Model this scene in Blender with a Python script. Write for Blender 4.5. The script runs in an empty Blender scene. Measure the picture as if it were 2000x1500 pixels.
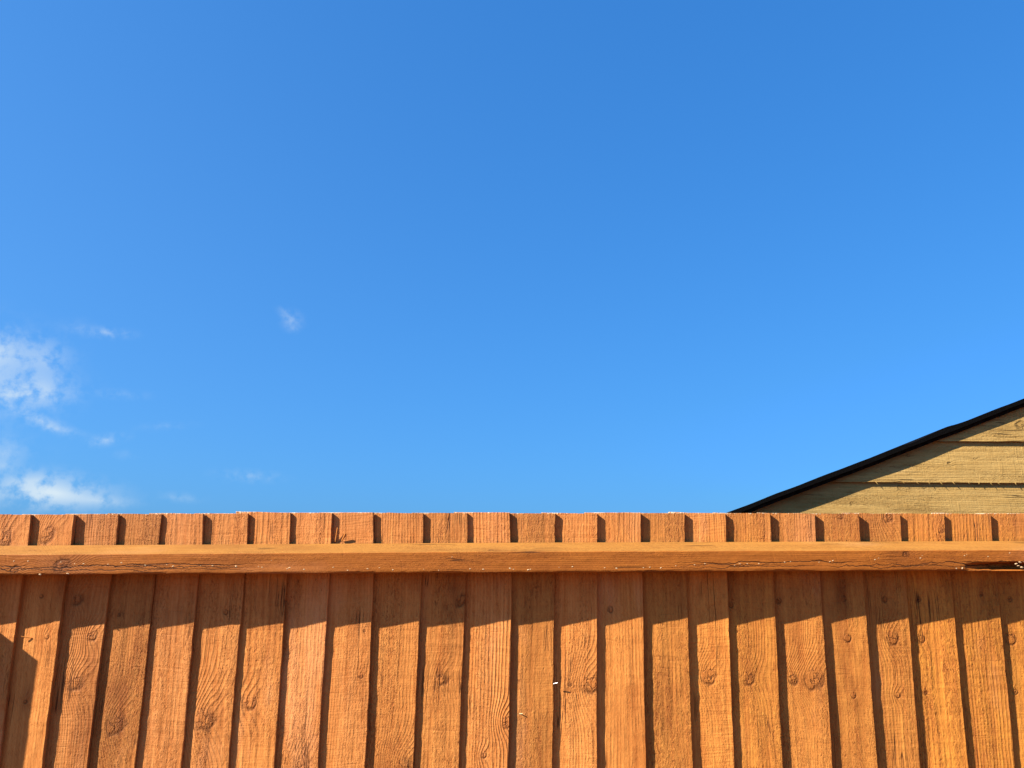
import bpy, bmesh, math, random
from mathutils import Matrix, Vector, noise as mnoise

# ------------------------------------------------------------------ camera
F = 1600.0                       # focal length in photo pixels (29 mm equivalent)
DIST = 1.86                      # camera to fence face
PITCH, ROLL = 12.5, 1.0
CAM = Vector((0.0, -DIST, 1.680))
RC = Matrix.Rotation(math.radians(90 + PITCH), 3, 'X') @ Matrix.Rotation(math.radians(ROLL), 3, 'Z')
scene = bpy.context.scene
col = scene.collection
cd = bpy.data.cameras.new('camera')
cd.sensor_width = 36.0; cd.lens = 36.0 * F / 2000.0
cd.clip_start = 0.02; cd.clip_end = 6000
cam = bpy.data.objects.new('camera', cd); col.objects.link(cam)
cam.matrix_world = Matrix.Translation(CAM) @ RC.to_4x4()
scene.camera = cam

def pdir(px, py):
    return (RC @ Vector(((px - 1000) / F, -(py - 750) / F, -1.0))).normalized()
def at(px, py, Y):
    d = pdir(px, py); return CAM + d * ((Y - CAM.y) / d.y)

# ------------------------------------------------------------------ shader helper
class S:
    def __init__(s, g, sock): s.g = g; s.k = sock
    def _m(s, op, *a): return s.g.math(op, s, *a)
    def __add__(s, o): return s._m('ADD', o)
    __radd__ = __add__
    def __mul__(s, o): return s._m('MULTIPLY', o)
    __rmul__ = __mul__
    def __sub__(s, o): return s._m('SUBTRACT', o)
    def __rsub__(s, o): return s.g.math('SUBTRACT', o, s)
    def __truediv__(s, o): return s._m('DIVIDE', o)
    def __pow__(s, o): return s._m('POWER', o)
class G:
    def __init__(s, tree): s.t = tree; s.n = tree.nodes; s.l = tree.links
    def put(s, v, inp):
        if isinstance(v, S): s.l.new(v.k, inp)
        elif v is not None: inp.default_value = v
    def math(s, op, *a, clamp=False):
        n = s.n.new('ShaderNodeMath'); n.operation = op; n.use_clamp = clamp
        for i, v in enumerate(a): s.put(v, n.inputs[i])
        return S(s, n.outputs[0])
    def exp(s, a): return s.math('EXPONENT', a)
    def sstep(s, a, b, x):       # smooth 0..1 while x goes a..b
        n = s.n.new('ShaderNodeMapRange'); n.interpolation_type = 'SMOOTHSTEP'
        s.put(x, n.inputs[0])
        if a <= b: n.inputs[1].default_value = a; n.inputs[2].default_value = b
        else:
            n.inputs[1].default_value = b; n.inputs[2].default_value = a
            n.inputs[3].default_value = 1; n.inputs[4].default_value = 0
        return S(s, n.outputs[0])
    def vec(s, x, y, z=0.0):
        n = s.n.new('ShaderNodeCombineXYZ')
        for i, v in enumerate((x, y, z)): s.put(v, n.inputs[i])
        return S(s, n.outputs[0])
    def xyz(s, v):
        n = s.n.new('ShaderNodeSeparateXYZ'); s.put(v, n.inputs[0])
        return [S(s, o) for o in n.outputs]
    def noise(s, v, w=0.0, scale=1.0, detail=2.0, rough=0.5, dist=0.0):
        n = s.n.new('ShaderNodeTexNoise'); n.noise_dimensions = '3D'
        if isinstance(v, tuple): v = s.vec(v[0], v[1], w)
        s.put(v, n.inputs['Vector'])
        n.inputs['Scale'].default_value = scale; n.inputs['Detail'].default_value = detail
        n.inputs['Roughness'].default_value = rough; n.inputs['Distortion'].default_value = dist
        return S(s, n.outputs[0])
    def attr(s, name, vec=False):
        n = s.n.new('ShaderNodeAttribute'); n.attribute_type = 'OBJECT'; n.attribute_name = name
        return S(s, n.outputs['Vector' if vec else 'Fac'])
    def mix(s, f, a, b, blend='MIX'):
        n = s.n.new('ShaderNodeMix'); n.data_type = 'RGBA'; n.blend_type = blend; n.clamp_factor = True
        s.put(f, n.inputs[0])
        for v, i in ((a, 6), (b, 7)):
            if isinstance(v, S): s.l.new(v.k, n.inputs[i])
            else: n.inputs[i].default_value = (*v, 1) if len(v) == 3 else v
        return S(s, n.outputs[2])
    def dot(s, v, c):
        n = s.n.new('ShaderNodeVectorMath'); n.operation = 'DOT_PRODUCT'
        s.put(v, n.inputs[0]); n.inputs[1].default_value = c
        return S(s, n.outputs['Value'])

# ------------------------------------------------------------------ sun and sky
A, B = 2.5, 1.9                  # sunlight moves A right and B down for each 1 into the fence
L = Vector((A, 1.0, -B)).normalized()
ELEV = math.asin(-L.z); ROT = math.atan2(-L.x, -L.y)
sd = bpy.data.lights.new('sun', 'SUN'); sd.energy = 5.0; sd.angle = math.radians(0.5)
sd.color = (1.0, 0.93, 0.82)
sun = bpy.data.objects.new('sun', sd); col.objects.link(sun)
sun.rotation_euler = L.to_track_quat('-Z', 'Y').to_euler()
sun.location = (-6, -4, 6)

w = bpy.data.worlds.new('World'); scene.world = w; w.use_nodes = True
g = G(w.node_tree); g.n.clear()
sk = g.n.new('ShaderNodeTexSky'); sk.sky_type = 'NISHITA'; sk.sun_disc = False
sk.sun_elevation = ELEV; sk.sun_rotation = ROT
sk.altitude = 0; sk.air_density = 1.0; sk.dust_density = 1.5; sk.ozone_density = 6.0
# the phone's tone curve: one response per colour channel, the same over the whole sky
EXPO, SKY = 1.45, 0.085
sep = g.n.new('ShaderNodeSeparateColor'); g.l.new(sk.outputs[0], sep.inputs[0])
cmb = g.n.new('ShaderNodeCombineColor')
for i, (ref, tgt, gam) in enumerate(((0.052, 0.044, 0.76), (0.103, 0.236, 0.57), (0.213, 0.69, 0.47))):
    x = S(g, sep.outputs[i]) * (SKY / ref)
    x1 = (4.0, 3.1, 1.95)[i]                      # above this the response is linear
    c = g.math('MAXIMUM', x ** gam, x * x1 ** (gam - 1.0)) * (tgt / SKY / 2 ** EXPO)
    g.put(c, cmb.inputs[i])
skycol = S(g, cmb.outputs[0])
tc = g.n.new('ShaderNodeTexCoord'); D = S(g, tc.outputs['Generated'])
# wispy clouds: (photo x, y, half width, half height, tilt, density)
CL = [(-5, 690, 52, 38, 0, .50), (20, 770, 90, 26, 5, .50), (85, 765, 46, 30, -20, .30), (92, 702, 34, 30, -15, .34),
      (80, 822, 46, 11, -24, .52), (112, 838, 40, 6, -10, .25), (212, 650, 34, 9, -4, .42), (150, 640, 24, 14, 0, .12), (208, 859, 28, 9, 10, .45),
      (571, 626, 15, 15, -40, .36), (558, 612, 16, 8, -42, .22), (573, 640, 10, 8, 0, .12), (105, 962, 88, 27, -5, .85), (70, 972, 50, 20, 0, .3), (195, 978, 52, 9, -5, .35), (60, 940, 50, 18, 10, .35), (5, 885, 32, 22, 0, .32),
      (8, 910, 20, 9, 0, .25), (230, 770, 45, 8, -3, .16), (485, 930, 46, 10, -3, .28), (350, 972, 36, 8, -4, .22), (318, 832, 40, 7, 3, .12),
      (245, 888, 16, 8, 0, .12), (-190, 740, 170, 80, 8, .7), (-420, 900, 240, 60, 4, .8), (-330, 560, 140, 50, -10, .5), (-700, 700, 260, 110, 10, .7)]
wsp = g.noise(D, 0.0, 68.0, 6.0, 0.58, 0.1)
wsp2 = g.noise(D, 5.0, 24.0, 2.0, 0.5)
tot = None
for (cx, cy, rx, ry, tl, den) in CL:
    c = pdir(cx, cy)
    ex = (pdir(cx + 5, cy) - pdir(cx - 5, cy)).normalized(); ey = c.cross(ex) * -1
    if ey.z < 0: ey = -ey
    t = math.radians(tl); e1 = ex * math.cos(t) + ey * math.sin(t); e2 = ey * math.cos(t) - ex * math.sin(t)
    k = 2.2 / F * c.dot(pdir(1000, 750))
    mp = g.n.new('ShaderNodeMapping'); mp.vector_type = 'TEXTURE'; g.put(D, mp.inputs[0])
    mp.inputs['Location'].default_value = c
    mp.inputs['Rotation'].default_value = Matrix((e1, e2, e1.cross(e2))).transposed().to_euler()
    mp.inputs['Scale'].default_value = (rx * k, ry * k, 1.0)
    gr = g.n.new('ShaderNodeTexGradient'); gr.gradient_type = 'QUADRATIC_SPHERE'; g.l.new(mp.outputs[0], gr.inputs[0])
    tot = g.math('MULTIPLY_ADD', S(g, gr.outputs[1]), den, tot if tot is not None else 0.0)
veil = g.exp((g.dot(D, pdir(-300, 700)) - 1.0) * 7.0) * 0.035      # thin high haze towards the cloudy side
cm = g.math('ADD', tot * g.sstep(0.39, 0.64, wsp * 0.72 + wsp2 * 0.28 + tot * 0.13) * 1.05, veil, clamp=True)
fin = g.mix(cm, skycol, tuple(x / SKY / 2 ** EXPO for x in (0.68, 0.82, 0.93)))
bg = g.n.new('ShaderNodeBackground'); g.put(fin, bg.inputs[0]); bg.inputs[1].default_value = SKY
ow = g.n.new('ShaderNodeOutputWorld'); g.l.new(bg.outputs[0], ow.inputs[0])

vs = scene.view_settings; vs.view_transform = 'Standard'; vs.look = 'None'; vs.gamma = 1.0
vs.use_curve_mapping = False; vs.exposure = EXPO

# ------------------------------------------------------------------ materials
def bsdf(mat):
    mat.use_nodes = True; gg = G(mat.node_tree); gg.n.clear()
    b = gg.n.new('ShaderNodeBsdfPrincipled'); o = gg.n.new('ShaderNodeOutputMaterial')
    gg.l.new(b.outputs[0], o.inputs[0]); return gg, b
def bump(gg, b, h, dist=1.0):
    n = gg.n.new('ShaderNodeBump'); n.inputs['Strength'].default_value = 1.0; n.inputs['Distance'].default_value = dist
    gg.put(h, n.inputs['Height']); gg.l.new(n.outputs[0], b.inputs['Normal'])

def wood(name, light, light2, mid, dark, pale, relief=1.0, crack=False, rough=0.8):
    """sawn timber; uv is in metres, u across and v along the grain; knots and habit come from object properties"""
    mat = bpy.data.materials.new(name); gg, b = bsdf(mat)
    un = gg.n.new('ShaderNodeUVMap'); un.uv_map = 'UVMap'
    u, v, _ = gg.xyz(S(gg, un.outputs[0]))
    seed, gf, cat = gg.attr('seed'), gg.attr('ring_count'), gg.attr('waviness')
    rz, tone, diag, vt = gg.attr('fuzz'), gg.attr('tone'), gg.attr('saw_tilt'), gg.attr('top')
    lw, warm = gg.attr('line'), gg.attr('warm')
    nlow = gg.noise((u * 9.0, v * 1.3), seed, 1, 2, 0.5)
    nmid = gg.noise((u * 34.0, v * 5.0), seed + 3.1, 1, 3, 0.55)
    streak = gg.noise((u * 150.0, v * 5.0), seed + 5.1, 1, 3, 0.6)
    blot = gg.noise((u * 60.0, v * 38.0), seed + 6.3, 1, 3, 0.6)
    f = u * gf + nlow * cat + (nmid - 0.5) * 1.1
    core = halo = ring = bow = None
    for i in range(4):
        ku, kv, kr = gg.xyz(gg.attr('knot%d' % i, True))
        du = (u - ku) / kr; dv = (v - kv) / (kr * 1.12)
        d2 = du * du + dv * dv; d = gg.math('SQRT', d2) + (blot - 0.5) * 1.1 + (nmid - 0.5) * 0.9
        f = f + gg.exp(d2 * -0.22) * gf * kr * 1.7
        h = gg.exp((du * du * 0.35 + dv * dv * 0.06) * -1.0)
        c = gg.sstep(0.80, 0.50, d)
        r = gg.exp((d - 0.80) * (d - 0.80) * -26.0) * gg.sstep(-1.1, 0.9, dv * -0.8 + du * 0.5 + (nmid - 0.5) * 3.0)
        core = c if core is None else core + c
        halo = h if halo is None else halo + h
        ring = r if ring is None else ring + r
    wav = gg.math('SINE', f * 6.2832) * 0.5 + 0.5
    lam = gg.sstep(0.30, 0.62, blot * 0.4 + nlow * 0.6) * 0.7 + halo * 0.35
    late = wav ** 2.5 * lam * lw
    tuft = gg.noise((u * 245.0 + late * 1.2 + nlow * 4.0, v * 70.0 + u * 90.0 * diag), seed + 7.7, 1, 4, 0.66, 1.3)
    patch = gg.sstep(0.40, 0.64, gg.noise((u * 30.0, v * 3.6), seed + 1.3, 1, 2, 0.55))
    saw = gg.noise((u * 11.0, (v + u * diag) * 260.0), seed + 2.0, 1, 3, 0.65)
    sawl = gg.sstep(0.62, 0.72, gg.noise((u * 9.0, (v + u * diag * 0.3) * 60.0), seed + 4.0, 1, 3, 0.55))
    stain = gg.sstep(0.50, 0.78, gg.noise((u * 14.0, v * 4.0), seed + 5.5, 1, 4, 0.6))
    # narrow drying checks that follow the grain
    chk = gg.noise((u * 105.0 + nlow * 3.0, v * 2.6), seed + 6.6, 1, 2, 0.45)
    check = gg.exp((chk - 0.5) * (chk - 0.5) * -9000.0) * gg.sstep(0.60, 0.68, gg.noise((u * 16.0, v * 6.0), seed + 8.8, 1, 1, 0.5))
    pit = gg.sstep(0.60, 0.74, gg.noise((u * 330.0, v * 120.0), seed + 3.9, 1, 2, 0.5, 0.6)) * (patch * 0.7 + 0.3) * (rz * 0.8 + 0.2)
    rough_zone = (patch * 0.85 + 0.30) * (rz * 0.8 + 0.25)
    li = gg.mix(warm, light, light2)
    c0 = gg.mix((nmid - 0.5) * 0.9 + (streak - 0.5) * 1.5 + (tuft - 0.5) * 0.9 + (saw - 0.5) * 0.5 + (blot - 0.5) * 0.6 + 0.60, mid, li)
    c0 = gg.mix(late * 0.36 + stain * 0.45 + sawl * 0.12 * rz, c0, dark)
    c0 = gg.mix(rough_zone * gg.sstep(0.50, 0.34, tuft) * 0.50, c0, dark)
    c0 = gg.mix(halo * (0.12 + stain * 0.35) + core * 0.16, c0, dark)
    c0 = gg.mix(pit * 0.7, c0, dark)
    fade = gg.sstep(0.54, 0.74, gg.noise((u * 8.0, v * 2.4), seed + 12.4, 1, 4, 0.6))
    c0 = gg.mix(fade * 0.40, c0, tuple(min(0.9, x * 1.05 + 0.045) for x in light))
    dk = tuple(x * 0.30 for x in dark)
    c0 = gg.mix(ring * 0.62, c0, dk)
    kcr = gg.exp((blot - 0.5) * (blot - 0.5) * -900.0) * core
    c0 = gg.mix(check * 0.8 + kcr * 0.55, c0, dk)
    hgt = late * 0.0010 + tuft * 0.0030 * rough_zone + streak * 0.0007 + saw * (0.0010 - rz * 0.0007) + sawl * -0.0003 \
        + check * -0.0022 + core * 0.0005 + ring * -0.0011 + kcr * -0.0012 + blot * 0.0010 + nmid * 0.0012 + pit * -0.0012
    if crack:
        # long jagged shakes running along the lower half of the rail face
        for j, (u0, am, ww, lo) in enumerate(((0.0165, 0.022, 0.0008, 0.47), (0.0115, 0.034, 0.0006, 0.43), (0.0075, 0.024, 0.0005, 0.47))):
            z = gg.noise((0.0, v * 12.0), 11.3 + 7 * j, 1, 5, 0.66) - 0.5
            dz = (u - u0 - z * am) / (0.25 + 2.4 * gg.math('POWER', gg.noise((0.0, v * 31.0), 60.2 + j, 1, 3, 0.6), 2.0))
            m = gg.exp(dz * dz * (-1.0 / (ww * ww))) * gg.math('MAXIMUM', gg.sstep(-0.50, -0.66, v), gg.sstep(0.30, 0.50, v)) * gg.sstep(lo - 0.12, lo - 0.05, gg.noise((0.0, v * 2.3), 40.7 + j, 1, 2, 0.5))
            c0 = gg.mix(m * 0.9, c0, tuple(x * 0.10 for x in dark)); hgt = hgt + m * -0.003
    # tops that the weather has dulled, and the bare wood of the cut end
    c0 = gg.mix(gg.sstep(-0.10, 0.0, v - vt + (nmid - 0.5) * 0.06) * 0.35, c0, tuple(m_ * 0.75 + 0.02 for m_ in mid))
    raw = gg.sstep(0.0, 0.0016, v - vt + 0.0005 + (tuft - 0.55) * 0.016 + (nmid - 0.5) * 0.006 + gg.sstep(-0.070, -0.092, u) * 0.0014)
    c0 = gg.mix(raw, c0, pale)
    c0 = gg.mix(1.0, c0, gg.vec(tone, tone, tone), 'MULTIPLY')
    gg.put(c0, b.inputs['Base Color'])
    b.inputs['Roughness'].default_value = rough; b.inputs['Specular IOR Level'].default_value = 0.2
    bump(gg, b, hgt * relief)
    return mat

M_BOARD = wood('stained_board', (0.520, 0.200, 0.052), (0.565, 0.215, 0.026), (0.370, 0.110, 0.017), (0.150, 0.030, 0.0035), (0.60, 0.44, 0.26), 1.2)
M_RAIL = wood('stained_rail', (0.3415, 0.1038, 0.0123), (0.3483, 0.1038, 0.0096), (0.2595, 0.0697, 0.0068), (0.1093, 0.0246, 0.0027), (0.5464, 0.4098, 0.2732), 0.7, True)
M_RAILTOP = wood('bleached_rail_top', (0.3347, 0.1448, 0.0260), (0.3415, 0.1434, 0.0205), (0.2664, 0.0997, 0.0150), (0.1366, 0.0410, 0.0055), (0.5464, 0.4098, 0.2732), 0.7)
M_SHED = wood('weathered_cladding', (0.385, 0.238, 0.070), (0.385, 0.242, 0.080), (0.290, 0.163, 0.040), (0.150, 0.072, 0.013), (0.41, 0.33, 0.20), 1.2)

def plain(name, c1, c2, scale, rough=0.8, bh=0.001, spec=0.3, metal=0.0, detail=4):
    mat = bpy.data.materials.new(name); gg, b = bsdf(mat)
    t = gg.n.new('ShaderNodeTexCoord'); p = S(gg, t.outputs['Object'])
    n = gg.noise(p, 0.0, scale, detail, 0.6)
    gg.put(gg.mix(gg.sstep(0.3, 0.7, n), c1, c2), b.inputs['Base Color'])
    b.inputs['Roughness'].default_value = rough; b.inputs['Specular IOR Level'].default_value = spec
    b.inputs['Metallic'].default_value = metal
    if bh: bump(gg, b, n * bh)
    return mat
M_FELT = plain('roofing_felt', (0.0020, 0.0017, 0.0016), (0.0050, 0.0042, 0.0040), 300, 0.95, 0.0012, 0.02)
M_DECK = plain('dark_roof_edge', (0.003, 0.002, 0.0015), (0.020, 0.012, 0.007), 60, 0.95, 0.001, 0.02)
M_PALE = plain('bare_wood', (0.5737, 0.4235, 0.2322), (0.4918, 0.3005, 0.1366), 400, 0.8, 0.0)
M_NAIL = plain('galvanised_nail', (0.3005, 0.2869, 0.2732), (0.4371, 0.4235, 0.4098), 300, 0.35, 0.0, 0.5, 0.8)
M_GROUND = plain('warm_bounce_ground', (0.195, 0.077, 0.025), (0.128, 0.048, 0.015), 60, 0.95, 0.004, 0.1, 0.0, 6)  # unseen ground; its brown is chosen for the warm bounce into shadows

# ------------------------------------------------------------------ mesh helpers
def mesh(name, verts, faces, mat, parent=None, uvs=None, smooth=False):
    me = bpy.data.meshes.new(name); me.from_pydata([tuple(p) for p in verts], [], faces); me.update()
    bm = bmesh.new(); bm.from_mesh(me); bmesh.ops.recalc_face_normals(bm, faces=bm.faces[:]); bm.to_mesh(me); bm.free()
    if uvs is not None:
        ul = me.uv_layers.new(name='UVMap')
        for lp in me.loops: ul.data[lp.index].uv = uvs[lp.vertex_index]
    if smooth: me.polygons.foreach_set('use_smooth', [True] * len(me.polygons))
    me.materials.append(mat)
    o = bpy.data.objects.new(name, me); col.objects.link(o)
    if parent: o.parent = parent
    return o
def habit(o, seed, ring=190.0, wav=3.0, fuzz=0.6, tone=1.0, saw=0.0, top=99.0, line=0.5, knots=(), warm=0.5):
    o['warm'] = float(warm)
    o['seed'] = float(seed); o['ring_count'] = float(ring); o['waviness'] = float(wav); o['fuzz'] = float(fuzz)
    o['tone'] = float(tone); o['saw_tilt'] = float(saw); o['top'] = float(top); o['line'] = float(line)
    for i in range(4):
        k = knots[i] if i < len(knots) else (9.0, 9.0, 0.004)
        o['knot%d' % i] = [float(x) for x in k]
def empty(name, loc, label, cat, group=None):
    o = bpy.data.objects.new(name, None); col.objects.link(o); o.location = loc
    o['label'] = label; o['category'] = cat
    if group: o['group'] = group
    return o
def nz(*a): return mnoise.noise(Vector(a))

# ------------------------------------------------------------------ ground
gs = 2500.0
gnd = mesh('ground', [(-gs, -gs, 0), (gs, -gs, 0), (gs, gs, 0), (-gs, gs, 0)], [(0, 1, 2, 3)], M_GROUND)
gnd['kind'] = 'structure'; gnd['label'] = 'unseen brown ground, coloured to bounce warm light onto the fence'

# ------------------------------------------------------------------ fence
random.seed(4)
fence = bpy.data.objects.new('closeboard_fence', None); col.objects.link(fence)
fence['label'] = 'orange brown stained fence of overlapping upright boards with a long top rail'; fence['category'] = 'fence'
# right edge of each board in the photograph at rows 1003, 1062, 1142, 1497, then its top row and shadow width
E = [(60.7, 55.5, 41.6, -4, 1005, 20), (145.6, 139.7, 126.6, 81.5, 1005, 23), (232, 227, 214.3, 170, 1004.5, 16), (316, 309.6, 301.7, 264, 1004, 15),
     (397, 395, 386, 354, 1003.5, 16), (486, 482.7, 475.7, 445.6, 1003.5, 14), (567.7, 565.6, 559.7, 535.5, 1001, 14), (648.8, 646.4, 643, 620.4, 1002, 17),
     (730, 730, 729, 714, 1002, 17), (827, 826.7, 823, 807, 1002.5, 16), (913, 912.6, 910, 896, 1002.5, 15), (995.5, 997, 999.8, 993, 1001.5, 19),
     (1084.7, 1084, 1083, 1079.5, 1003, 19), (1167, 1166.5, 1167, 1166, 1003, 21), (1252, 1253, 1255, 1262.5, 1002, 24), (1337.8, 1338, 1341.6, 1353.4, 1003, 23),
     (1417.5, 1419.6, 1421, 1435, 1002.5, 21), (1505, 1507, 1512, 1529, 1003, 24), (1592.7, 1596, 1603, 1627, 1003, 27), (1677.6, 1682, 1688, 1714.7, 1004, 26),
     (1759, 1762.5, 1770.5, 1798, 1003.5, 20), (1845.7, 1848, 1859, 1891.5, 1004, 20), (1935, 1939, 1948.7, 1983, 1004, 20), (2022, 2026, 2036, 2073, 1004, 20)]
# knots seen on each board: (photo x, y, radius in photo pixels)
KN = {0: [(8, 1048, 14)], 1: [(92, 1040, 13), (81, 1164, 5), (94, 1243, 5), (50, 1370, 5)], 2: [(150, 1170, 8), (147, 1331, 12), (180, 1240, 8)],
      3: [(225, 1414, 14), (232, 1200, 4)], 5: [(398, 1404, 15), (440, 1195, 5)], 6: [(487, 1372, 9)], 7: [(588, 1492, 11)], 8: [(705, 1320, 5), (712, 1232, 3)],
      9: [(790, 1494, 12)], 10: [(900, 1170, 9), (862, 1327, 9)], 11: [(990, 1408, 8), (945, 1475, 6)], 13: [(1153, 1335, 14), (1113, 1337, 5)],
      14: [(1191, 1190, 7)], 16: [(1384, 1320, 11)], 17: [(1462, 1323, 9), (1428, 1180, 6)], 18: [(1587, 1323, 13), (1548, 1326, 8), (1521, 1173, 6)],
      19: [(1646, 1168, 6), (1655, 1245, 7), (1667, 1358, 5), (1640, 1009, 7)], 20: [(1727, 1170, 7), (1740, 1243, 9), (1753, 1358, 6), (1734, 1008, 8)],
      21: [(1795, 1171, 6), (1800, 1247, 7), (1838, 1035, 7), (1808, 1352, 5)], 22: [(1915, 1160, 4)], 23: [(1973, 1170, 6), (1976, 1246, 8), (1985, 1352, 5)]}
FUZZ = {0: .9, 1: .25, 2: .35, 3: .95, 4: .6, 5: .75, 6: .5, 7: .8, 8: .35, 9: .75, 10: .8, 11: .45, 12: .7, 13: .6, 14: .15, 15: .85, 16: .35, 17: .7, 18: .7, 19: .6, 20: .45, 21: .9, 22: .75, 23: .6}
LINE = {0: .7, 2: .55, 3: .5, 6: .8, 8: .35, 11: .95, 13: .45, 16: .4, 18: .45, 21: .6, 22: .6}
W = 0.125
YT = -0.004                       # thin edge front face
rows_px = (1003, 1062, 1142, 1497)
boards = []
for i, e in enumerate(E):
    t = min(0.0135, max(0.0065, e[5] * 0.00116 / A * 1.08))
    yf = -0.0065 - t
    pts = sorted([(at(x, y, yf).z, at(x, y, yf).x) for x, y in zip(e[:4], rows_px)])
    boards.append([i, pts, yf, at(e[2], e[4], yf).z])
pitch = 0.1005
def ext(src, n, sgn):
    for k in range(1, n + 1):
        pts = [(z, x + sgn * pitch * k) for z, x in src[1]]
        yield [src[0] + sgn * k, pts, -0.0065 - random.uniform(0.008, 0.0115), src[3] + random.uniform(-.002, .002)]
boards += list(ext(boards[-1], 15, 1)) + list(ext(boards[0], 12, -1))
def xr_of(pts, z):
    if z <= pts[0][0]: (z0, x0), (z1, x1) = pts[0], pts[-1]
    else:
        for (z0, x0), (z1, x1) in zip(pts, pts[1:]):
            if z <= z1: break
    return x0 + (x1 - x0) * (z - z0) / (z1 - z0)
cols_u = (0.0, -0.0012, -0.012, -0.024, -0.036, -0.050, -0.064, -0.078, -0.090, -0.102, -W)
board_obj = {}
for idx, pts, yf, zt in sorted(boards):
    rnd = random.Random(idx * 7 + 3)
    zs = [zt - 0.009 * k for k in range(76)]
    while zs[-1] > 0.12: zs.append(zs[-1] - 0.08)
    zs.append(0.04)
    vv, uv, ff = [], [], []
    cup = rnd.uniform(-0.0006, 0.0006); tw = rnd.uniform(-.0012, .0012)
    tilt = rnd.uniform(-0.018, 0.018)
    nC = len(cols_u) + 2
    for r, z in enumerate(zs):
        xr = xr_of(pts, z)
        je = 0.0010 * nz(z * 30, idx * 3.3, 0) + 0.0006 * nz(z * 95, idx * 3.3, 5) + 0.0016 * nz(z * 6, idx, 9)
        jy = 0.0007 * nz(z * 40, idx * 2.1, 20) + 0.0006 * nz(z * 110, idx, 2) + tw * (z - 1.5) * 2
        for c, u in enumerate(cols_u):
            fr = -u / W
            y = yf + (YT - yf) * fr + cup * math.sin(fr * math.pi) + jy * (1 - fr) + 0.0004 * nz(u * 60, z * 25, idx)
            if c == 0: y += 0.0012                       # softened front arris
            zz = z
            if r == 0: zz = z + tilt * (u + 0.06) + 0.0012 * nz(u * 130, idx * 1.7, 1) + 0.0010 * nz(u * 420, idx, 4)
            vv.append((xr + u + je * (1 - fr), y, zz)); uv.append((u, zz))
        yb = min(-0.0075, yf + 0.0125)
        vv.append((xr - W, 0.0, z)); uv.append((-W - 0.004, z))
        vv.append((xr + je, yb, z)); uv.append((0.010, z))
    R = len(zs)
    for r in range(R - 1):
        for c in range(nC):
            c2 = (c + 1) % nC
            ff.append((r * nC + c, r * nC + c2, (r + 1) * nC + c2, (r + 1) * nC + c))
    ff.append(tuple(range(nC - 1, -1, -1))); ff.append(tuple((R - 1) * nC + c for c in range(nC)))
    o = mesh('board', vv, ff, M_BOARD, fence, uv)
    board_obj[idx] = (o, pts, yf)
    ks = []
    for (kx, ky, kr) in KN.get(idx, ()):
        p = at(kx, ky, -0.011); ks.append((p.x - xr_of(pts, p.z), p.z, kr * 0.00116 * (1.0 if kr < 8 else 1.5)))
    if idx not in KN or not 0 <= idx <= 23:
        ks = [(rnd.uniform(-.09, -.02), rnd.uniform(0.4, 1.15), rnd.uniform(.006, .014)) for _ in range(2)]
        if not 0 <= idx <= 23: ks.append((rnd.uniform(-.09, -.02), rnd.uniform(1.2, 1.6), rnd.uniform(.006, .014)))
    saw = {14: 0.9, 1: 1.1}.get(idx, rnd.uniform(-0.12, 0.12))
    habit(o, rnd.uniform(0, 90), rnd.uniform(80, 170), rnd.uniform(2.5, 7.0), FUZZ.get(idx, rnd.uniform(.3, .9)),
          (1.0 + rnd.choice((-1, 1)) * rnd.uniform(0.03, 0.17)), saw, zt, LINE.get(idx, rnd.uniform(.25, .6)), ks, min(1.0, max(0.0, (idx - 8) / 14.0)) * 0.7 + rnd.uniform(0, .3))

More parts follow.
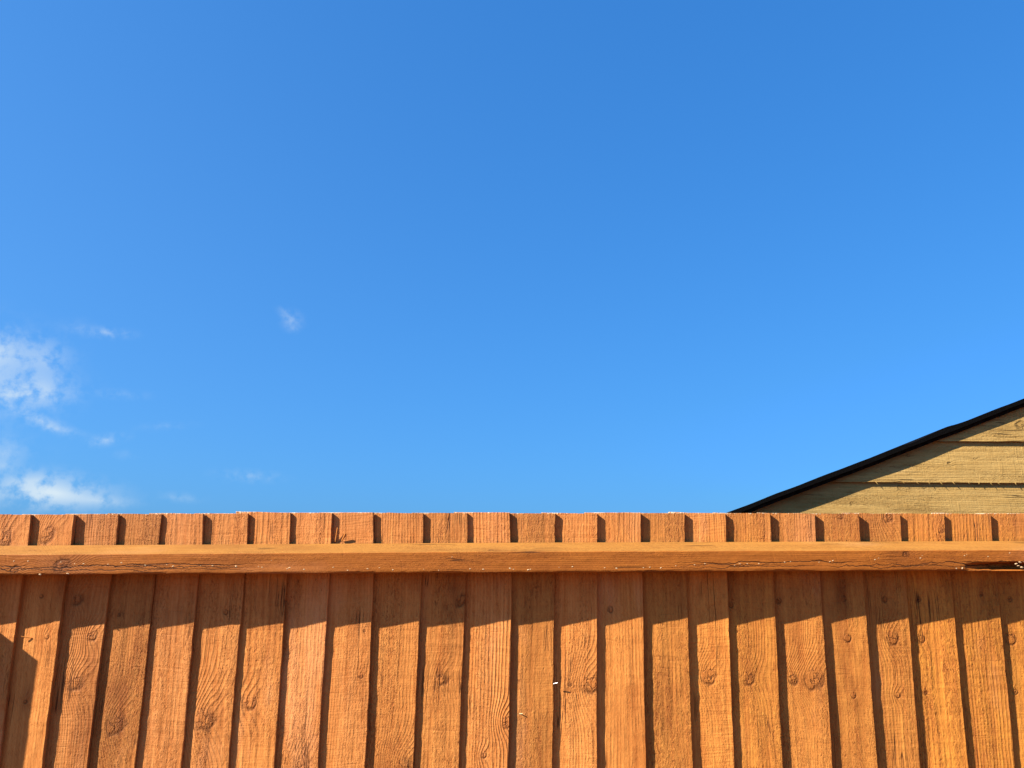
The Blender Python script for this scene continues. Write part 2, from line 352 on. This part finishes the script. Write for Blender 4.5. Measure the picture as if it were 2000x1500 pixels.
# ---- top rail: sloping weathered top, upright face, chamfered lower edge
YF = -0.0695                       # rail face
def lerp(tab, x):
    if x <= tab[0][0]: (a, p), (b, q) = tab[0], tab[1]
    else:
        for (a, p), (b, q) in zip(tab, tab[1:]):
            if x <= b: break
    return p + (q - p) * (x - a) / (b - a)
TB = [(0, 1066), (1000, 1060), (2000, 1057)]
TF = [(0, 1084.5), (300, 1083), (1000, 1078), (2000, 1074.5)]
BF = [(0, 1122), (480, 1118.5), (1000, 1116.5), (1480, 1113.5), (2000, 1112)]
x0r, x1r = -1.38, 3.2
n = 420
vv, uv, ff = [], [], []
fr_rows = (1.0, 0.985, 0.8, 0.6, 0.42, 0.34, 0.28, 0.18, 0.06, 0.0)
for k in range(n + 1):
    x = x0r + (x1r - x0r) * k / n
    px = 1000 + x / (DIST + YF) * F
    zf = at(min(max(px, -200), 2200), lerp(TF, px), YF).z
    zb = at(min(max(px, -200), 2200), lerp(BF, px), YF).z
    zk = at(min(max(px, -200), 2200), lerp(TB, px), -0.0205).z
    e1 = 0.0009 * nz(x * 22, 1, 3) + 0.0005 * nz(x * 90, 1, 4)
    e2 = 0.0022 * nz(x * 11, 6, 3) + 0.0014 * nz(x * 60, 1, 14)
    H = zf - zb
    # broken-out lower edge of the rail near its right-hand stretch
    dmg = max(0.0, min(1.0, (px - 1868) / 70.0)) * max(0.0, min(1.0, (2150 - px) / 60.0))
    dmg2 = dmg * (0.85 + 0.3 * nz(x * 60, 3, 8))
    line = [(-0.0205, zk), (-0.045, zk + (zf - zk) * 0.52 + 0.0004 * nz(x * 40, 2, 2))]
    for q in fr_rows:
        y = YF; z = zb + H * q
        if q == 1.0: y += 0.0010; z += e1 + 0.0004
        if q < 0.05: y += 0.0006; z += e2
        if q <= 0.34 and q > 0.05: y += dmg2 * 0.030 * (1.0 if q < 0.32 else 0.2)
        if q == 0.34: z += dmg2 * 0.001 + 0.0025 * dmg * nz(x * 45, 4, 1)
        if q <= 0.05: y += dmg2 * 0.012; z += dmg * 0.001
        y += 0.0003 * nz(x * 30, q * 4, 7)
        line.append((y, z))
    line += [(YF + 0.0030, zb - 0.0026), (-0.0205, zb - 0.0030)]
    for (y, z) in line:
        vv.append((x, y, z))
    uu = [H + 0.062, H + 0.030] + [H * q for q in fr_rows] + [-0.013, -0.06]
    uv += [(u_, x) for u_ in uu]
nC = len(line)
for k in range(n):
    for c in range(nC):
        c2 = (c + 1) % nC
        ff.append((k * nC + c, k * nC + c2, (k + 1) * nC + c2, (k + 1) * nC + c))
ff.append(tuple(range(nC))[::-1]); ff.append(tuple(n * nC + c for c in range(nC)))
rail = mesh('top_rail', vv, [f[::-1] for f in ff], M_RAIL, fence, uv)
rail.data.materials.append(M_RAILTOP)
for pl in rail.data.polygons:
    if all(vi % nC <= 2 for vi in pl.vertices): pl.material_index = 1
rail['label'] = 'long horizontal rail with sloping top and cracked face'
def rail_uv(px, py):
    p = at(px, py, YF); return p, at(px, lerp(BF, px), YF).z
kk = []
for (kx, ky, kr) in ((125, 1104, 17), (30, 1114, 8), (1770, 1083, 7), (960, 1068, 5)):
    p, zb = rail_uv(kx, ky); kk.append((p.z - zb, p.x, kr * 0.0011))
habit(rail, 31.0, 230, 2.5, 0.35, 1.0, 0.7, 99, 0.35, kk)

def fleck(name, spots, mat, parent, Y, smin, smax):
    vv, ff = [], []
    rnd = random.Random(11)
    for (px, py) in spots:
        p = at(px, py, Y); sx = rnd.uniform(smin, smax); sz = sx * rnd.uniform(.35, .6); b0 = len(vv)
        a0 = rnd.uniform(-.4, .4)
        for k in range(6):
            a = k * math.pi / 3; r = rnd.uniform(.65, 1.1)
            dx, dz = math.cos(a) * sx * r, math.sin(a) * sz * r
            vv.append((p.x + dx * math.cos(a0) - dz * math.sin(a0), Y + 0.0004, p.z + dx * math.sin(a0) + dz * math.cos(a0)))
        vv.append((p.x, Y - 0.0007, p.z))
        ff += [(b0 + k, b0 + (k + 1) % 6, b0 + 6) for k in range(6)]
    o = mesh(name, vv, ff, mat, parent); o['kind'] = 'stuff'; return o
fl = [(27, 1096), (55, 1096), (119, 1098), (146, 1101), (163, 1101), (211, 1102), (237, 1099), (284, 1104), (326, 1103), (338, 1106), (392, 1105), (415, 1105), (461, 1106),
      (78, 1122), (132, 1120), (505, 1107), (512, 1108), (530, 1095), (561, 1111), (565, 1109), (594, 1112), (651, 1108), (679, 1114), (718, 1111), (741, 1109), (767, 1113), (828, 1112), (857, 1114), (883, 1088),
      (918, 1111), (944, 1112), (996, 1110), (1003, 1112), (1032, 1113), (1036, 1112), (1092, 1108), (1118, 1107), (1181, 1109), (1204, 1110), (1257, 1109), (1269, 1108), (1291, 1109), (1320, 1105),
      (1357, 1103), (1377, 1101), (1435, 1104), (1445, 1101), (1460, 1101), (1482, 1101), (1533, 1098), (1544, 1097), (1600, 1098), (1621, 1097), (1627, 1095), (1709, 1093), (1716, 1090), (1798, 1090), (1801, 1085),
      (1884, 1085), (1888, 1083), (1972, 1080), (1930, 1087), (1880, 1110), (1868, 1110), (1989, 1105), (1996, 1108), (1992, 1098), (1985, 1101), (1999, 1097)]
fleck('pale_fleck', fl, M_PALE, rail, YF, 0.0022, 0.0050)

# post that closes the fence at its left end (its shadow falls across the first boards)
def box(name, x0, x1, y0, y1, z0, z1, mat, parent, slope=0.0):
    vv = [(x0, y0, z0), (x1, y0, z0), (x1, y1, z0), (x0, y1, z0), (x0, y0, z1), (x1, y0, z1), (x1, y1, z1 + slope), (x0, y1, z1 + slope)]
    ff = [(3, 2, 1, 0), (4, 5, 6, 7), (0, 1, 5, 4), (1, 2, 6, 5), (2, 3, 7, 6), (3, 0, 4, 7)]
    return mesh(name, vv, ff, mat, parent, [(p[0] + p[1], p[2]) for p in vv])
pe = at(83, 1297, -0.010)
Q = 0.125
post = box('post', pe.x - A * (Q - 0.010) - 0.10, pe.x - A * (Q - 0.010), -Q, -0.024, 0.0, pe.z + B * (Q - 0.010), M_BOARD, fence, -0.033)
habit(post, 12, 150, 2, .5)

# a nail standing out of a board, and splinters
def rod(name, a, b, r, mat, parent, head=None):
    a, b = Vector(a), Vector(b); d = (b - a).normalized(); s1 = d.orthogonal().normalized(); s2 = d.cross(s1)
    vv, ff = [], []
    prof = [(a, r), (b, r)] + ([(b, head), (b + d * 0.0012, head)] if head else [(b + d * r * 2, r * .1)])
    for (p, rr) in prof:
        for k in range(8):
            an = k * math.pi / 4; vv.append(p + s1 * math.cos(an) * rr + s2 * math.sin(an) * rr)
    for q in range(len(prof) - 1):
        for k in range(8): ff.append((q * 8 + k, q * 8 + (k + 1) % 8, q * 8 + 8 + (k + 1) % 8, q * 8 + 8 + k))
    ff.append(tuple(range(8))[::-1]); ff.append(tuple((len(prof) - 1) * 8 + k for k in range(8)))
    o = mesh(name, vv, ff, mat, parent, [(0.0, 0.0)] * len(vv)); habit(o, 5.0, fuzz=0.0, line=0.0); return o
p = at(1081, 1335.5, -0.018); q = at(1089, 1333.5, -0.0215)
rod('nail', p, q, 0.0009, M_NAIL, board_obj[12][0])
p = at(655, 1058, -0.010); q = at(659, 1032, -0.0165); rod('splinter', p, q, 0.0013, M_BOARD, board_obj[8][0])
p = at(668, 1056, -0.012); q = at(674, 1043, -0.0190); rod('splinter', p, q, 0.0016, M_BOARD, board_obj[8][0])
p = at(41, 1243, -0.0165); q = at(62, 1246, -0.0120); rod('splinter', p, q, 0.0010, M_BOARD, board_obj[1][0])
p = at(1012, 1394, -0.006); q = at(1020, 1394, -0.014); rod('splinter', p, q, 0.0010, M_PALE, board_obj[12][0])

# ------------------------------------------------------------------ shed behind the fence
PSI = math.radians(-6.2)
P0 = at(1435, 1000, 0.75)
ES = Vector((math.cos(PSI), math.sin(PSI), 0)); EN = Vector((math.sin(PSI), -math.cos(PSI), 0))   # along / out of the gable
shed = empty('garden_shed', (P0.x, P0.y, 0), 'timber shed with pale horizontal cladding and black felt roof behind the fence', 'shed')
shed.rotation_euler = (0, 0, PSI)
def sz(px, py, off=0.0):           # pixel -> (s, z) on the plane `off` in front of the gable
    d = pdir(px, py); o = Vector((P0.x, P0.y, 0)) + EN * off
    t = (o - CAM).dot(EN) / d.dot(EN); p = CAM + d * t
    return (p - Vector((P0.x, P0.y, 0))).dot(ES), p.z
OV = 0.034                          # roof overhang past the gable
(sa, za), (sb, zb_) = sz(1469, 999.5, OV), sz(2000, 795.5, OV)
SL = (zb_ - za) / (sb - sa)
s_e, s_r = sa - 0.16, sa + 1.12      # eave, ridge
def zroof(s): return za + SL * (min(s, 2 * s_r - s) - sa)     # underside of roof
s_w0, s_w1 = s_e + 0.06, 2 * s_r - s_e - 0.06
# cladding boards (local frame: x along gable, -y outwards)
_, zl1 = sz(1800, 942.3, 0.012); _, zl2 = sz(1930, 862.3, 0.012)
CP = zl2 - zl1
def s_left(z): return max(s_w0, sa + (z - za - 0.007) / SL)
def s_right(z): return min(s_w1, 2 * s_r - s_left(z))
lo = zl1
while lo > 0.12: lo -= CP
z = lo; bi = 0
while z < zroof(s_r) - 0.01:
    z1 = min(z + CP + 0.014, zroof(s_r) - 0.004)
    rnd = random.Random(bi + 50)
    seg = 70 if z > 1.5 else 8
    hs = (0.0, 0.0015, 0.25, 0.5, 0.75, 1.0)
    vv, uv, ff = [], [], []
    for r, h in enumerate(hs):
        zz = z + (z1 - z) * h; l, rr = s_left(zz), s_right(zz)
        for k in range(seg + 1):
            s = l + (rr - l) * k / seg
            y = -(0.0150 - 0.012 * h) + (0.0008 if r == 0 else 0) + 0.0005 * nz(s * 12, h * 3, bi)
            dz = (0.0012 * nz(s * 16, bi, 3) + 0.0009 * nz(s * 60, bi, 6)) * (1 - h) ** 3
            vv.append((s, y, zz + dz)); uv.append((zz - z, s))
    nf = len(vv)
    for r, zz in ((0, z), (1, z1)):
        l, rr = s_left(zz), s_right(zz)
        for k in range(seg + 1):
            vv.append((l + (rr - l) * k / seg, 0.0, zz + (vv[k][2] - z if r == 0 else 0))); uv.append((zz - z, l + (rr - l) * k / seg))
    C = seg + 1
    for r in range(len(hs) - 1):
        for k in range(seg): ff.append((r * C + k, r * C + k + 1, (r + 1) * C + k + 1, (r + 1) * C + k))
    for k in range(seg):
        ff.append((nf + k, nf + k + 1, k + 1, k))
        t0 = (len(hs) - 1) * C
        ff.append((t0 + k, t0 + k + 1, nf + C + k + 1, nf + C + k))
        ff.append((nf + k + 1, nf + k, nf + C + k, nf + C + k + 1))
    o = mesh('cladding_board', vv, ff, M_SHED, shed, uv)
    ks = [(rnd.uniform(.02, CP - .02), rnd.uniform(.2, 2.2), rnd.uniform(.005, .010)) for _ in range(3)]
    if abs(z - zl1) < .001: ks = [(sz(1775, 890, 0.01)[1] - z, sz(1775, 890, .01)[0], .0055), (sz(1850, 905)[1] - z, sz(1850, 905)[0], .006), (sz(1900, 896)[1] - z, sz(1900, 896)[0], .004)]
    elif abs(z - zl2) < .001: ks = [(sz(1990, 832, 0.01)[1] - z, sz(1990, 832)[0], .017)]
    elif abs(z - zl1 + CP) < .001: ks = [(sz(1756, 953)[1] - z, sz(1756, 953)[0], .007), (sz(1661, 984)[1] - z, sz(1661, 984)[0], .0055)]
    habit(o, rnd.uniform(0, 80), rnd.uniform(90, 160), rnd.uniform(3, 6), .55, rnd.uniform(.95, 1.04), rnd.uniform(-.1, .1), 99, .45, ks)
    if abs(z - zl1) < .001:
        sv, sf = [], []
        for px in (1684, 1708, 1762, 1788, 1812, 1834, 1858, 1890, 1910, 1932, 1946, 1980):
            s, _ = sz(px, 943, .012); b0 = len(sv); ln = rnd.uniform(.004, .010); wd = rnd.uniform(.002, .005); dx = rnd.uniform(-.005, .006)
            sv += [(s, -.0148, z + .003), (s + wd, -.0152, z + .002), (s + wd + dx, -.018, z - ln), (s + wd * .4, -.0135, z + .001)]
            sf += [(b0, b0 + 2, b0 + 1), (b0 + 1, b0 + 2, b0 + 3), (b0, b0 + 3, b0 + 2)]
        sp = mesh('splinter', sv, sf, M_SHED, o, [(0, 0)] * len(sv)); sp['kind'] = 'stuff'; habit(sp, 3, tone=1.15)
    z += CP; bi += 1
DEPTH = 1.8
def sheet(name, th, s0, y0, y1, lift, mat, parent, side, wob=0.0, n=90, kink=()):
    """one roof slope as a slab from eave to ridge; thickness upwards"""
    vv, ff = [], []
    s1 = s_r + (0.0 if side > 0 else 0.0)
    for k in range(n + 1):
        s = s0 + (s1 - s0) * k / n
        zz = zroof(s) + lift
        wl = wob * (0.0030 * nz(s * 3.2, 2, 1) + 0.0014 * nz(s * 13, 4, 1)); wl2 = wob * (0.0028 * nz(s * 4.0, 7, 1) + 0.0012 * nz(s * 17, 9, 1))
        bulge = sum(a * math.exp(-((s - c) / d) ** 2) for c, d, a in kink)
        yj = -wob * 0.003 * nz(s * 5, 1, 6) - (0.009 - 0.020 * max(-0.2, min(1.1, (s - sa) / (sb - sa))))
        sx = s if side > 0 else 2 * s_r - s
        for (y, q) in ((y0 + yj, 0), (y0 + yj, 1), (y1, 1), (y1, 0)):
            top = th + wl + bulge if q else wl2
            vv.append((sx, y, zz + top))
    for k in range(n):
        for c in range(4):
            c2 = (c + 1) % 4; ff.append((k * 4 + c, (k + 1) * 4 + c, (k + 1) * 4 + c2, k * 4 + c2))
    ff.append((0, 1, 2, 3)); ff.append((n * 4 + 3, n * 4 + 2, n * 4 + 1, n * 4))
    if side < 0: ff = [f[::-1] for f in ff]
    return mesh(name, vv, ff, mat, parent)
for side in (1, -1):
    dk = sheet('roof_deck', 0.012, s_e, -OV + 0.005, DEPTH, 0.0, M_DECK, shed, side, 0.7)
    kink = ((sz(1815, 850, OV)[0] + .05, 0.03, 0.004), (sz(1795, 858, OV)[0] - .02, 0.03, -0.004)) if side > 0 else ()
    sheet('roofing_felt', 0.0150, s_e - 0.01, -OV - 0.004, DEPTH + 0.03, 0.0115, M_FELT, shed, side, 1.0, 120, kink)
for (sx0, sx1) in ((s_w0, s_w0 + 0.03), (s_w1 - 0.03, s_w1)):
    zt = zroof(s_w0 + 0.0) - 0.004
    o = box('side_wall', sx0, sx1, 0.002, DEPTH - 0.05, 0.0, zt, M_SHED, shed); habit(o, 22, 100, 3, .5)
